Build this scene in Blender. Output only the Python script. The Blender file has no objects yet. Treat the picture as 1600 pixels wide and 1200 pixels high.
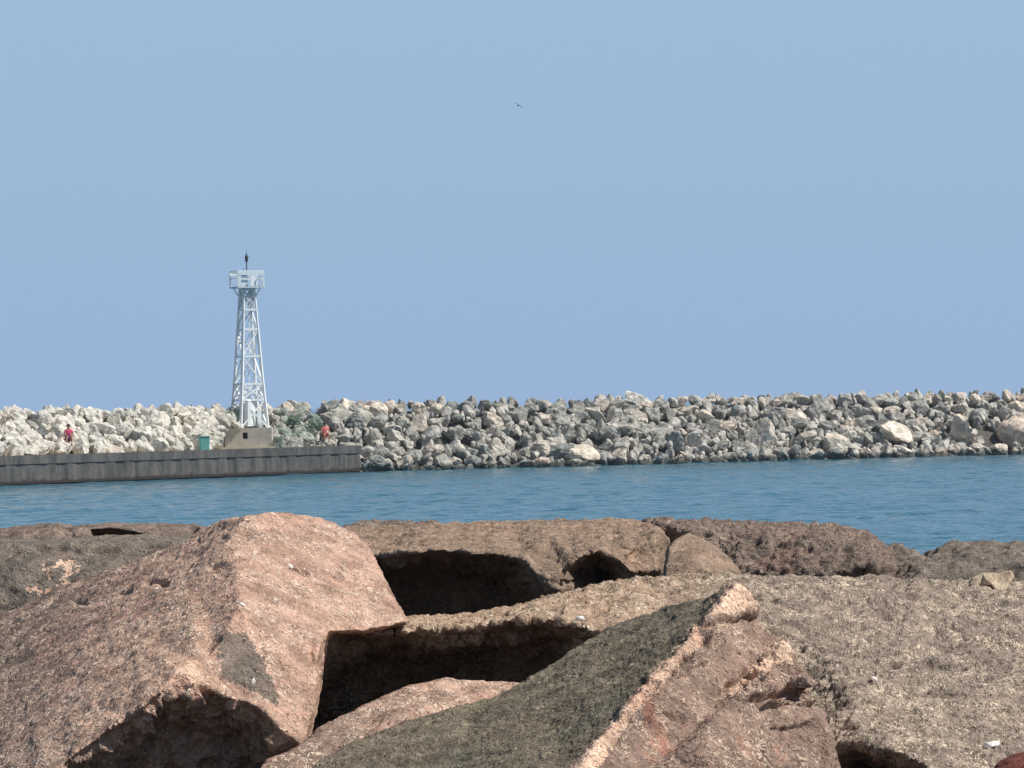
import bpy, bmesh, math, random
import numpy as np
from mathutils import Vector, Matrix, Euler
from mathutils.geometry import delaunay_2d_cdt
from mathutils.bvhtree import BVHTree

R = math.radians
random.seed(11)
scene = bpy.context.scene
COL = scene.collection

# ------------------------------------------------------------------ camera
F = 6077.0                       # focal length in pixels of the 1600 x 1200 photograph
CAM = Vector((0.0, 0.0, 4.0))    # eye height over the water
ROLL, PITCH = 0.018, 32.0 / 6077.0
c_r = Vector((math.cos(ROLL), 0, -math.sin(ROLL)))
f0 = Vector((0, 1, 0))
u0 = c_r.cross(f0)
c_f = (f0 * math.cos(PITCH) + u0 * math.sin(PITCH)).normalized()
c_u = (u0 * math.cos(PITCH) - f0 * math.sin(PITCH)).normalized()

def P(px, py, d):
    """world point seen at photo pixel (px, py) at distance d in front of the camera"""
    v = c_f + c_r * ((px - 800) / F) + c_u * ((600 - py) / F)
    return CAM + v * (d / v.y)

def proj(w):
    q = w - CAM
    k = q.dot(c_f)
    return 800 + F * q.dot(c_r) / k, 600 - F * q.dot(c_u) / k

cam_d = bpy.data.cameras.new('camera')
cam_d.sensor_width = 36
cam_d.lens = 36 * F / 1600
cam_d.clip_start, cam_d.clip_end = 0.5, 20000
cam_o = bpy.data.objects.new('camera', cam_d)
COL.objects.link(cam_o)
cam_o.matrix_world = Matrix(((c_r.x, c_u.x, -c_f.x, CAM.x), (c_r.y, c_u.y, -c_f.y, CAM.y),
                             (c_r.z, c_u.z, -c_f.z, CAM.z), (0, 0, 0, 1)))
scene.camera = cam_o

# ------------------------------------------------------------------ helpers
def tag(o, label=None, cat=None, group=None, kind=None):
    if label: o['label'] = label
    if cat: o['category'] = cat
    if group: o['group'] = group
    if kind: o['kind'] = kind
    return o

def empty(name, loc, rz=0):
    o = bpy.data.objects.new(name, None)
    o.location = loc
    o.rotation_euler = (0, 0, rz)
    o.empty_display_size = 0.2
    COL.objects.link(o)
    return o

def obj(name, me, mat=None, parent=None):
    if isinstance(me, bmesh.types.BMesh):
        m = bpy.data.meshes.new(name)
        bmesh.ops.recalc_face_normals(me, faces=me.faces[:])
        me.to_mesh(m)
        me.free()
        me = m
    o = bpy.data.objects.new(name, me)
    if mat is not None and not me.materials:
        me.materials.append(mat)
    COL.objects.link(o)
    if parent is not None:
        o.parent = parent
    return o

def box(bm, c, s, rot=None):
    m = Matrix.Translation(Vector(c))
    if rot is not None:
        m = m @ rot.to_4x4()
    m = m @ Matrix.Diagonal((s[0], s[1], s[2], 1))
    bmesh.ops.create_cube(bm, size=1.0, matrix=m)

def bar(bm, a, b, w, h=None, sides=0):
    """a straight bar (square, or round with `sides`) from a to b"""
    a, b = Vector(a), Vector(b)
    d = b - a
    L = d.length
    q = d.to_track_quat('Z', 'Y').to_matrix().to_4x4()
    m = Matrix.Translation((a + b) / 2) @ q
    if sides:
        bmesh.ops.create_cone(bm, cap_ends=True, segments=sides, radius1=w / 2, radius2=(h or w) / 2, depth=L, matrix=m)
    else:
        bmesh.ops.create_cube(bm, size=1.0, matrix=m @ Matrix.Diagonal((w, h or w, L, 1)))

# ------------------------------------------------------------------ numpy noise
def _hash(ix, iy, iz, seed):
    h = (ix.astype(np.int64) * 374761393 + iy.astype(np.int64) * 668265263 + iz.astype(np.int64) * 2147483647 + seed * 1274126177) & 0xFFFFFFFF
    h = ((h ^ (h >> 13)) * 1274126177) & 0xFFFFFFFF
    h = ((h ^ (h >> 16)) * 2246822519) & 0xFFFFFFFF
    return ((h ^ (h >> 15)) & 0xFFFFFF) / float(0xFFFFFF)

def vnoise(p, seed=0):
    i = np.floor(p)
    f = p - i
    u = f * f * f * (f * (f * 6 - 15) + 10)
    ix, iy, iz = i[:, 0], i[:, 1], i[:, 2]
    out = 0
    for a in (0, 1):
        wx = u[:, 0] if a else 1 - u[:, 0]
        for b in (0, 1):
            wy = u[:, 1] if b else 1 - u[:, 1]
            for c in (0, 1):
                wz = u[:, 2] if c else 1 - u[:, 2]
                out = out + wx * wy * wz * _hash(ix + a, iy + b, iz + c, seed)
    return out * 2 - 1

def fbm(p, octaves=4, seed=0, gain=0.5):
    out, amp = 0, 1.0
    for k in range(octaves):
        out = out + amp * vnoise(p * (2.03 ** k) + 17.3 * k, seed + k)
        amp *= gain
    return out

def ridge(p, octaves=3, seed=0):
    out, amp = 0, 1.0
    for k in range(octaves):
        out = out + amp * (1 - 2 * np.abs(vnoise(p * (2.1 ** k) + 9.1 * k, seed + k)))
        amp *= 0.5
    return out

# ------------------------------------------------------------------ materials
class NT:
    def __init__(self, name):
        self.m = bpy.data.materials.new(name)
        self.m.use_nodes = True
        self.t = self.m.node_tree
        self.t.nodes.clear()
        self.out = self.n('ShaderNodeOutputMaterial')
        self.b = self.n('ShaderNodeBsdfPrincipled')
        self.l(self.b.outputs[0], self.out.inputs[0])
    def n(self, ty, **kw):
        x = self.t.nodes.new(ty)
        for k, v in kw.items():
            setattr(x, k, v)
        return x
    def l(self, a, b):
        self.t.links.new(a, b)
    def coord(self, which='Object', scale=(1, 1, 1), add=None):
        c = self.n('ShaderNodeTexCoord')
        s = self.n('ShaderNodeVectorMath', operation='MULTIPLY')
        s.inputs[1].default_value = scale
        self.l(c.outputs[which], s.inputs[0])
        return s.outputs[0]
    def noise(self, vec, scale, detail=3, rough=0.55, dist=0.0):
        x = self.n('ShaderNodeTexNoise')
        x.inputs['Scale'].default_value = scale
        x.inputs['Detail'].default_value = detail
        x.inputs['Roughness'].default_value = rough
        x.inputs['Distortion'].default_value = dist
        self.l(vec, x.inputs['Vector'])
        return x.outputs['Fac']
    def math(self, op, a, b=None, clamp=False):
        x = self.n('ShaderNodeMath', operation=op, use_clamp=clamp)
        for k, v in ((0, a), (1, b)):
            if v is None: continue
            if isinstance(v, (int, float)): x.inputs[k].default_value = v
            else: self.l(v, x.inputs[k])
        return x.outputs[0]
    def maprange(self, v, a, b, c=0.0, d=1.0):
        x = self.n('ShaderNodeMapRange')
        x.interpolation_type = 'SMOOTHSTEP'
        self.l(v, x.inputs[0])
        for k, w in ((1, a), (2, b), (3, c), (4, d)):
            x.inputs[k].default_value = w
        return x.outputs[0]
    def mix(self, fac, a, b, mode='MIX'):
        x = self.n('ShaderNodeMix', data_type='RGBA', blend_type=mode)
        for sock, v in ((x.inputs['Factor'], fac), (x.inputs[6], a), (x.inputs[7], b)):
            if isinstance(v, (int, float)): sock.default_value = v
            elif isinstance(v, tuple): sock.default_value = (*v, 1)
            else: self.l(v, sock)
        return x.outputs[2]
    def bump(self, h, strength, dist, prev=None):
        x = self.n('ShaderNodeBump')
        x.inputs['Strength'].default_value = strength
        x.inputs['Distance'].default_value = dist
        self.l(h, x.inputs['Height'])
        if prev is not None: self.l(prev, x.inputs['Normal'])
        return x.outputs[0]

def S(r, g, b):
    """sRGB 0-255 to linear"""
    return tuple(((c / 255) / 12.92 if c / 255 <= 0.04045 else ((c / 255 + 0.055) / 1.055) ** 2.4) for c in (r, g, b))

def plain(name, col, rough=0.6, metal=0.0, var=0.18, scale=3.0):
    t = NT(name)
    v = t.coord()
    n = t.noise(v, scale, 5, 0.6)
    c = t.mix(n, tuple(x * (1 - var) for x in col), tuple(min(1, x * (1 + var)) for x in col))
    t.l(c, t.b.inputs['Base Color'])
    t.b.inputs['Roughness'].default_value = rough
    t.b.inputs['Metallic'].default_value = metal
    return t.m

def rock_mat(name, c1, c2, light, dark, vein=0.6, scale=1.0, bump=1.0, stretch=(1, 1, 1), patch=None, patch_amt=0.0, xmix=None, k=1.0):
    t = NT(name)
    c1, c2, light, dark = (tuple(q * k for q in c) for c in (c1, c2, light, dark))
    v = t.coord(scale=stretch)
    big = t.noise(v, 1.7 * scale, 4, 0.55, 0.4)
    med = t.noise(v, 9 * scale, 6, 0.66, 0.3)
    col = t.mix(t.maprange(big, 0.36, 0.64), c1, c2)
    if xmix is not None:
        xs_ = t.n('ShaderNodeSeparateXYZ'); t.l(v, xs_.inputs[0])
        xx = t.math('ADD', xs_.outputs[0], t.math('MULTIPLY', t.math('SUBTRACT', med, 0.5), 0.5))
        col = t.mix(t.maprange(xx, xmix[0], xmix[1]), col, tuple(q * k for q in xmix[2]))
    if patch is not None:
        pm = t.maprange(t.noise(v, 3.1 * scale, 5, 0.62, 0.8), 0.60 - patch_amt * 0.2, 0.68 - patch_amt * 0.1)
        col = t.mix(pm, col, tuple(q * k for q in patch))
    tone = t.maprange(med, 0.3, 0.7, 0.58, 1.30)
    cc = t.n('ShaderNodeCombineColor')
    for q in range(3): t.l(tone, cc.inputs[q])
    col = t.mix(1.0, col, cc.outputs[0], 'MULTIPLY')
    # winding pale mineral threads and dark grains of the granite
    sq = t.noise(v, 24 * scale, 2.5, 0.55, 1.6)
    rid = t.math('ABSOLUTE', t.math('SUBTRACT', sq, 0.5))
    veins = t.maprange(rid, 0.01, 0.075, 1.0, 0.0)
    gate = t.maprange(t.noise(v, 7 * scale, 3, 0.6), 0.38, 0.62, 0.15, 1.0)
    vm = t.math('MULTIPLY', t.math('MULTIPLY', veins, gate), vein)
    col = t.mix(vm, col, light)
    gr = t.noise(v, 58 * scale, 3, 0.6, 0.6)
    col = t.mix(t.maprange(gr, 0.57, 0.69, 0.0, 0.7), col, dark)
    sp = t.noise(v, 41 * scale, 2, 0.5, 0.2)
    col = t.mix(t.maprange(sp, 0.69, 0.77, 0.0, 0.75), col, tuple(min(0.9, x * 1.35) for x in light))
    t.l(col, t.b.inputs['Base Color'])
    t.b.inputs['Roughness'].default_value = 0.88
    t.b.inputs['Specular IOR Level'].default_value = 0.25
    h = t.math('ADD', t.math('MULTIPLY', veins, 0.5), t.math('MULTIPLY', gr, -0.9))
    b1 = t.bump(med, 0.7 * bump, 0.035)
    b2 = t.bump(h, 0.8 * bump, 0.014, b1)
    t.l(b2, t.b.inputs['Normal'])
    return t.m

M = {}
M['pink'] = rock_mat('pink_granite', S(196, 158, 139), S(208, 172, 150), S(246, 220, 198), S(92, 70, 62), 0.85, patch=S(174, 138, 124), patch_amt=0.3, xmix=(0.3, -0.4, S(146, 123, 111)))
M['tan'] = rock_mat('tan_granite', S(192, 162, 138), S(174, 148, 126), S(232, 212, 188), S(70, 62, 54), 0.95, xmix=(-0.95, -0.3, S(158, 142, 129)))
M['peach'] = rock_mat('peach_and_sunlit_rim', S(240, 204, 178), S(222, 180, 154), S(244, 220, 196), S(120, 84, 70), 0.7)  # peach patches of the stone, also the sunlit rims painted on the wedge
M['slab'] = rock_mat('brown_slab_granite', S(172, 146, 128), S(154, 134, 118), S(206, 176, 146), S(60, 50, 44), 0.55, stretch=(1, 1, 1.3))
M['olive'] = rock_mat('olive_weathered_granite', S(126, 115, 99), S(110, 103, 90), S(174, 160, 138), S(54, 50, 43), 0.7, patch=S(106, 104, 91), patch_amt=0.3)
M['red'] = rock_mat('fresh_red_granite', S(162, 135, 121), S(146, 122, 110), S(230, 204, 182), S(84, 64, 56), 0.8, patch=S(170, 122, 104), patch_amt=0.1)
M['brown'] = rock_mat('rough_brown_granite', S(142, 124, 113), S(126, 111, 101), S(198, 176, 160), S(52, 44, 40), 0.6, patch=S(146, 118, 106), patch_amt=0.2)
M['grey'] = rock_mat('grey_brown_granite', S(140, 126, 115), S(124, 114, 106), S(182, 166, 148), S(50, 45, 41), 0.45)
M['cream'] = rock_mat('cream_stone', S(240, 216, 188), S(226, 198, 168), S(250, 238, 218), S(160, 132, 106), 0.5, scale=2.5)
M['chip'] = plain('white_chip', S(236, 230, 222), 0.6)
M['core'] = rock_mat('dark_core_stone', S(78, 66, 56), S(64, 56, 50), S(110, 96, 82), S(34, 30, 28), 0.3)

# ------------------------------------------------------------------ boulders of the near jetty
BVHS = []

def np_co(me):
    a = np.empty(len(me.vertices) * 3)
    me.vertices.foreach_get('co', a)
    return a.reshape(-1, 3)

def np_no(me):
    a = np.empty(len(me.vertices) * 3)
    me.vertices.foreach_get('normal', a)
    return a.reshape(-1, 3)

def project_np(w):
    q = w - np.array(CAM)
    k = q @ np.array(c_f)
    return 800 + F * (q @ np.array(c_r)) / k, 600 - F * (q @ np.array(c_u)) / k

def poly_dist(x, y, pts):
    best = np.full(len(x), 1e9)
    for (ax, ay), (bx, by) in zip(pts[:-1], pts[1:]):
        dx, dy = bx - ax, by - ay
        L = dx * dx + dy * dy + 1e-9
        tt = np.clip(((x - ax) * dx + (y - ay) * dy) / L, 0, 1)
        best = np.minimum(best, np.hypot(x - ax - tt * dx, y - ay - tt * dy))
    return best

def boulder(label, outline, inner, ridges, T, mat, voxel=0.010, a=(0.018, 0.007, 0.003), smooth=4, seed=1,
            grooves=(), bumps=(), rough=(), shrink=0.72, name='boulder', cat='boulder', mats=None, drop=0.06, ragged=1.0):
    """A solid boulder: its front relief is triangulated through measured points, carried back by T metres,
    closed, remeshed, worn round and roughened."""
    n = len(outline)
    pts = list(outline) + list(inner)
    index = {(p[0], p[1]): i for i, p in enumerate(pts)}
    edges = [(i, (i + 1) % n) for i in range(n)]
    for chain in ridges:
        ids = [index[(q[0], q[1])] for q in chain]
        edges += list(zip(ids[:-1], ids[1:]))
    vs, es, fs, ov, oe, of = delaunay_2d_cdt([Vector((p[0], -p[1])) for p in pts], edges, [], 1, 0.01)
    bm = bmesh.new()
    bv, back_of = [], {}
    for k, v in enumerate(vs):
        if ov[k]:
            d = pts[ov[k][0]][2]
            for i in ov[k]: back_of[i] = k
        else:
            near = sorted(pts, key=lambda q: (q[0] - v.x) ** 2 + (q[1] + v.y) ** 2)[:3]
            d = sum(q[2] for q in near) / 3
        bv.append(bm.verts.new(P(v.x, -v.y, d)))
    for f in fs:
        try: bm.faces.new([bv[i] for i in f])
        except ValueError: pass
    loop = [bv[back_of[i]] for i in range(n)]
    cen = sum((v.co for v in loop), Vector()) / n
    prev = loop
    for k, (tt, sc) in enumerate(((0.4, 0.985), (0.8, 0.9), (1.0, shrink))):
        ring = []
        for v in loop:
            q = v.co.copy()
            q.x = cen.x + (q.x - cen.x) * sc
            q.z = cen.z + (q.z - cen.z) * sc
            ring.append(bm.verts.new((q.x, q.y + T * tt, q.z - T * tt * drop)))
        for i in range(n):
            j = (i + 1) % n
            try: bm.faces.new((prev[i], prev[j], ring[j], ring[i]))
            except ValueError: pass
        prev = ring
    cap = bm.verts.new(sum((v.co for v in prev), Vector()) / n)
    for i in range(n):
        bm.faces.new((prev[i], prev[(i + 1) % n], cap))
    bmesh.ops.triangulate(bm, faces=bm.faces[:])
    bmesh.ops.recalc_face_normals(bm, faces=bm.faces[:])
    me = bpy.data.meshes.new(name)
    bm.to_mesh(me)
    bm.free()
    o = bpy.data.objects.new(name, me)
    COL.objects.link(o)
    md = o.modifiers.new('r', 'REMESH'); md.mode = 'VOXEL'; md.voxel_size = voxel
    ms = o.modifiers.new('s', 'SMOOTH'); ms.iterations = smooth; ms.factor = 0.5
    dg = bpy.context.evaluated_depsgraph_get()
    dg.update()
    me2 = bpy.data.meshes.new_from_object(o.evaluated_get(dg))
    o.modifiers.clear()
    o.data = me2
    me2.name = name
    bpy.data.meshes.remove(me)
    co, no = np_co(me2), np_no(me2)
    w = 0.45 * a[0] * fbm(co * 2.6, 3, seed) + a[0] * 0.28 * ridge(co * 6.5, 3, seed + 40) - 0.1 * a[0]
    w = w + a[1] * fbm(co * 16, 3, seed + 7) + a[2] * ridge(co * 48, 2, seed + 13)
    if rough:
        x, y = project_np(co)
        for pg, amp, fq in rough:
            ins = np.zeros(len(x), dtype=bool)
            for (ax, ay), (bx, by) in zip(pg, pg[1:] + pg[:1]):
                cr = ((ay > y) != (by > y)) & (x < (bx - ax) * (y - ay) / (by - ay + 1e-9) + ax)
                ins ^= cr
            w = w + ins * amp * (ridge(co * fq, 3, seed + 60) + 0.7 * fbm(co * fq * 0.6, 2, seed + 66) - 0.3)
    if grooves or bumps:
        x, y = project_np(co)
        front = no @ np.array(c_f) < 0.15
        jit = 5 * vnoise(co * 20, seed + 3)
        for line, wid, dep in grooves:
            dd = poly_dist(x + jit, y + jit, line)
            w = w - dep * np.exp(-(dd / wid) ** 2) * front
        for bx, by, rx, ry, dep in bumps:
            rr = ((x + jit - bx) / rx) ** 2 + ((y + jit - by) / ry) ** 2
            w = w + dep * np.exp(-rr) * front
    co = co + no * w[:, None]
    c = co.mean(0)
    c[2] = co[:, 2].min()
    BVHS.append((BVHTree.FromPolygons([Vector(q) for q in co], [tuple(p.vertices) for p in me2.polygons]), o))
    me2.vertices.foreach_set('co', (co - c).ravel())
    me2.polygons.foreach_set('use_smooth', np.ones(len(me2.polygons), dtype=bool))
    me2.materials.clear()
    me2.materials.append(mat)
    if mats:                                       # differently weathered faces of the same stone, and painted sunlit rims
        for m_, _ in mats: me2.materials.append(m_)
        fc = np.empty(len(me2.polygons) * 3)
        me2.polygons.foreach_get('center', fc)
        fc = fc.reshape(-1, 3) + c
        x, y = project_np(fc)
        jj = ragged * (7 * fbm(fc * 9, 3, seed + 5) + 9 * fbm(fc * 50, 2, seed + 6))
        idx = np.zeros(len(me2.polygons), dtype=np.int32)
        for k, (_, pg) in enumerate(mats):
            inside = np.zeros(len(x), dtype=bool)
            xx, yy = x + jj, y + jj
            for (ax, ay), (bx, by) in zip(pg, pg[1:] + pg[:1]):
                cross = ((ay > yy) != (by > yy)) & (xx < (bx - ax) * (yy - ay) / (by - ay + 1e-9) + ax)
                inside ^= cross
            idx[inside] = k + 1
        me2.polygons.foreach_set('material_index', idx)
    o.location = Vector(c)
    me2.update()
    tag(o, label, cat, 'boulders of the near jetty')
    return o

def jag(pts, amp, step, seed):
    """break a measured edge into short straight chips"""
    g = random.Random(seed)
    out = []
    for p, q in zip(pts[:-1], pts[1:]):
        out.append(p)
        n = int(math.hypot(q[0] - p[0], q[1] - p[1]) / step)
        for k in range(1, n + 1):
            t_ = (k + g.uniform(-0.25, 0.25)) / (n + 1)
            out.append((p[0] + (q[0] - p[0]) * t_ + g.uniform(-amp, amp) * 0.3, p[1] + (q[1] - p[1]) * t_ + g.uniform(-amp, amp), p[2] + (q[2] - p[2]) * t_ + g.uniform(-0.03, 0.03)))
    out.append(pts[-1])
    return out

def on_plane(tri, pts):
    """the same pixels with the distance at which they lie on the plane through three measured points"""
    a_, b_, c_ = (P(*q) for q in tri)
    nn = (b_ - a_).cross(c_ - a_)
    out = []
    for q in pts:
        v = P(q[0], q[1], 1.0) - CAM
        out.append((q[0], q[1], (a_ - CAM).dot(nn) / v.dot(nn) * v.y))
    return out

# A: the big pink boulder at the left
LF = [(302, 834, 15.1), (0, 962, 15.75), (278, 1054, 12.95)]       # broad left plane
RF = [(440, 802, 14.8), (634, 972, 14.25), (345, 1000, 13.35)]     # sunlit shoulder
FF = [(345, 1000, 13.35), (505, 1000, 13.62), (472, 1166, 13.2)]   # lower front
def mid_plane(pts):                     # the worn, rounded crest between the two big faces
    return [(a_[0], a_[1], 0.5 * (a_[2] + b_[2]) + 0.03) for a_, b_ in zip(on_plane(LF, pts), on_plane(RF, pts))]
A_round = mid_plane([(352, 850), (372, 900), (375, 950)])
print('ROUND', A_round, on_plane(LF, [(352, 850), (372, 900), (375, 950)]), on_plane(RF, [(352, 850), (385, 806), (372, 900), (375, 950)]))
A_edge = on_plane(LF, [(250, 1082), (180, 1132), (90, 1198), (20, 1252)])
A_low = on_plane(FF, [(430, 1134), (400, 1104), (368, 1087), (316, 1088)]) + [(310, 1060, 13.04), (276, 1049, 13.0)] + A_edge
A_low = jag(A_low, 4, 22, 2)
A_in = on_plane(LF, [(200, 985), (110, 1080), (30, 1060), (240, 915), (100, 980), (300, 920)]) + on_plane(RF, [(480, 890), (560, 930), (450, 970), (430, 850)]) + A_round + \
    on_plane(FF, [(420, 1060), (450, 1020)]) + [(345, 1000, 13.35), (300, 1036, 13.12)]
boulder('large rounded pink granite boulder with a bright sunlit shoulder at lower left',
        on_plane(LF, [(-160, 1020), (0, 962), (60, 936), (110, 912), (200, 884), (280, 848)]) + [(305, 833, 15.05), (340, 816, 14.92)] + on_plane(RF, [(385, 806), (430, 801), (480, 805), (518, 815), (552, 834), (575, 856), (592, 889),
         (613, 935), (634, 972), (570, 986), (512, 986)]) + on_plane(FF, [(499, 1012), (492, 1070), (485, 1115), (472, 1166)]) +
        [(440, 1240, 13.55), (250, 1290, 13.5), (90, 1310, 13.35), (0, 1300, 13.2)] + on_plane(LF, [(-60, 1300), (-160, 1300)]),
        A_in + A_low + [(380, 1145, 13.45), (250, 1130, 13.38), (160, 1205, 13.3)], [[(472, 1166)] + [q[:2] for q in A_low], [(310, 1060), (300, 1036), (345, 1000), (450, 1020)]],
        1.1, M['pink'], voxel=0.009, a=(0.008, 0.0055, 0.003), smooth=4, seed=3, rough=[([(80, 1205), (180, 1142), (255, 1080), (276, 1056), (304, 1066), (314, 1096), (368, 1096), (400, 1114), (465, 1172), (440, 1300), (0, 1330)], 0.034, 13)],
        grooves=[([(330, 888), (350, 884), (366, 876)], 4, 0.03), ([(232, 911), (243, 908), (255, 909)], 4, 0.03), ([(185, 929), (203, 923)], 4, 0.025), ([(118, 941), (132, 942)], 4, 0.025),
                 ([(457, 884), (474, 893)], 4, 0.03), ([(322, 1008), (342, 1026)], 8, 0.03), ([(488, 1010), (494, 1040)], 4, 0.02)],
        bumps=[(380, 1010, 30, 14, -0.02), (330, 1000, 14, 12, -0.03)],
        mats=[(M['grey'], [(338, 990), (385, 988), (420, 1050), (440, 1110), (400, 1085), (350, 1060)]), (M['peach'], [(264, 1046), (282, 1020), (308, 1030), (330, 1056), (356, 1074), (318, 1090), (306, 1074), (284, 1052)])])

# G: flat grey slab behind it at the left edge
boulder('flat grey-brown slab with a pale lichen patch, behind the large pink boulder at left',
        [(-560, 862, 19.3), (-160, 850, 19.5), (0, 846, 19.5), (150, 841, 19.5), (300, 838, 19.5), (345, 838, 19.3), (350, 850, 17.6), (345, 990, 17.3), (100, 1010, 17.2), (-160, 1030, 17.2), (-560, 1060, 17.3)],
        [(-60, 858, 17.6), (40, 855, 17.6), (110, 850, 17.6), (220, 849, 17.65), (60, 900, 17.35), (150, 905, 17.4), (90, 950, 17.3)],
        [[(-60, 858), (40, 855), (110, 850), (220, 849), (350, 850)]], 0.9, M['grey'], voxel=0.012, seed=8, a=(0.016, 0.01, 0.004),
        bumps=[(90, 905, 30, 14, -0.04), (60, 905, 14, 10, -0.04), (75, 928, 18, 9, -0.04)], grooves=[([(20, 868), (90, 860), (180, 866)], 4, 0.02)],
        mats=[(M['peach'], [(66, 888), (82, 884), (122, 880), (124, 884), (112, 906), (100, 926), (76, 932), (50, 932), (48, 928), (72, 926), (96, 916), (106, 896), (104, 888), (78, 890), (70, 900), (64, 898)])])

# H: thin rough stones at the water's edge behind G
boulder('rough dark stone at the far left edge, low against the water',
        [(-500, 842, 22), (-160, 836, 22), (-60, 832, 22), (0, 831, 22), (30, 827, 22), (62, 824, 22), (100, 822, 21.8), (128, 824, 21.6), (136, 840, 21.4), (128, 870, 21.2), (-160, 880, 21.2), (-500, 890, 21.3)],
        [(0, 845, 21.4), (60, 840, 21.4)], [], 0.8, M['brown'], voxel=0.016, a=(0.03, 0.015, 0.006), seed=12)
boulder('thin brown slab with a dark hollow under it, left of the pink boulder',
        [(112, 826, 23), (135, 820, 23), (180, 818, 23), (240, 819, 23), (300, 820, 22.8), (322, 826, 22.4), (330, 850, 22.2), (300, 880, 22.3), (160, 880, 23.0), (112, 880, 22.6)],
        [(132, 826, 22.2), (165, 823, 22.2), (190, 826, 22.2), (240, 834, 22.2), (262, 842, 22.2), (135, 852, 22.9), (190, 856, 22.9), (240, 860, 22.8)],
        [[(132, 826), (165, 823), (190, 826), (240, 834), (262, 842)]], 0.7, M['brown'], voxel=0.014, smooth=3, a=(0.015, 0.008, 0.004), seed=14)

# B: long slab behind, hollowed front
B_lip = [(520, 868, 18.7), (592, 868, 18.8), (650, 861, 18.6), (700, 860, 18.6), (762, 865, 18.55), (818, 875, 18.5), (840, 898, 18.4), (857, 920, 18.3), (868, 920, 18.3), (880, 895, 18.35), (898, 874, 18.45),
         (930, 860, 18.55), (962, 872, 18.5), (984, 893, 18.5)]
B_lip = jag(B_lip, 2.5, 14, 5)
B_deep = [(600, 893, 19.5), (640, 888, 19.55), (720, 886, 19.55), (790, 894, 19.45), (930, 884, 19.2), (905, 896, 19.0)]
boulder('long flat-topped brown slab with a deeply hollowed dark front, behind the pink boulder',
        [(500, 832, 20.4), (545, 824, 20.8), (640, 823, 20.8), (720, 820, 20.8), (800, 817, 20.8), (880, 814, 20.8), (960, 813, 20.8), (1005, 817, 20.5), (1028, 824, 20.0), (1042, 845, 19.4), (1042, 905, 19.2),
         (960, 945, 19.1), (850, 965, 19.1), (760, 1000, 19.5), (620, 1010, 19.6), (500, 1000, 19.6)],
        B_lip + B_deep + [(988, 856, 18.7), (1030, 838, 18.9), (1030, 890, 18.8), (985, 905, 18.7), (858, 945, 18.7), (700, 840, 19.6), (860, 838, 19.5)],
        [[q[:2] for q in B_lip], [(984, 893), (988, 856), (1030, 838)]], 0.9, M['slab'], voxel=0.010, smooth=1, a=(0.010, 0.010, 0.008), seed=21, rough=[([(560, 872), (650, 868), (760, 872), (815, 882), (850, 925), (895, 885), (930, 868), (975, 890), (1000, 900), (960, 950), (760, 1010), (520, 1010)], 0.032, 11)],
        grooves=[([(555, 836), (640, 838)], 5, 0.02), ([(600, 850), (760, 852), (830, 858)], 4, 0.012)],
        bumps=[(990, 870, 12, 14, -0.06), (1012, 862, 8, 12, -0.04)])

# small broken stones lying along the back of that slab
boulder('low broken purplish ledge at the water behind the pink boulder shoulder',
        [(540, 826, 21.6), (560, 820, 21.8), (600, 818, 21.8), (640, 821, 21.8), (680, 826, 21.6), (690, 850, 21.4), (540, 850, 21.4)],
        [(600, 832, 21.4)], [], 0.5, M['brown'], voxel=0.014, a=(0.03, 0.02, 0.008), seed=23)

# J, K, L: right hand stones by the water
boulder('rough dark brown boulder with a blocky face, right of the long slab',
        [(1000, 822, 20.4), (1020, 816, 20.4), (1060, 818, 20.4), (1110, 817, 20.4), (1150, 819, 20.4), (1200, 821, 20.4), (1245, 823, 20.3), (1290, 826, 20.2), (1330, 830, 20.0),
         (1364, 839, 19.8), (1390, 858, 19.6), (1402, 885, 19.4), (1404, 925, 19.2), (1200, 950, 19.0), (1000, 950, 19.2)],
        [(1080, 835, 19.5), (1160, 836, 19.45), (1240, 838, 19.4), (1310, 842, 19.35), (1360, 856, 19.3), (1200, 890, 19.15), (1300, 890, 19.1), (1360, 885, 19.15), (1090, 900, 19.2)],
        [[(1080, 835), (1160, 836), (1240, 838), (1310, 842), (1360, 856)]], 1.0, M['brown'], voxel=0.011, a=(0.012, 0.014, 0.014), smooth=1, seed=31, bumps=[(1372, 897, 24, 8, -0.12), (1330, 906, 20, 6, -0.08)])
boulder('smooth brown rock leaning between the long slab and the rough dark boulder',
        [(1038, 930, 17.4), (1040, 885, 17.6), (1046, 856, 17.9), (1058, 842, 18.1), (1076, 834, 18.2), (1096, 840, 18.1), (1116, 852, 18.0), (1140, 872, 17.9), (1158, 892, 17.8), (1172, 930, 17.6)],
        [(1085, 880, 17.5)], [], 0.7, M['slab'], voxel=0.009, a=(0.008, 0.004, 0.002), seed=33)
boulder('low grey-brown boulder at the right edge beside the water',
        [(1385, 870, 20.6), (1402, 856, 20.8), (1425, 862, 20.6), (1446, 874, 20.4), (1466, 864, 20.5), (1490, 851, 20.6), (1530, 848, 20.8), (1600, 849, 20.8), (1900, 852, 20.8), (2250, 862, 20.6), (2280, 1010, 18.8), (1760, 990, 18.6), (1385, 950, 18.8)],
        [(1440, 890, 19.2), (1520, 880, 19.3), (1620, 885, 19.2)], [], 1.0, M['grey'], voxel=0.012, a=(0.03, 0.016, 0.006), seed=35)

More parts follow.
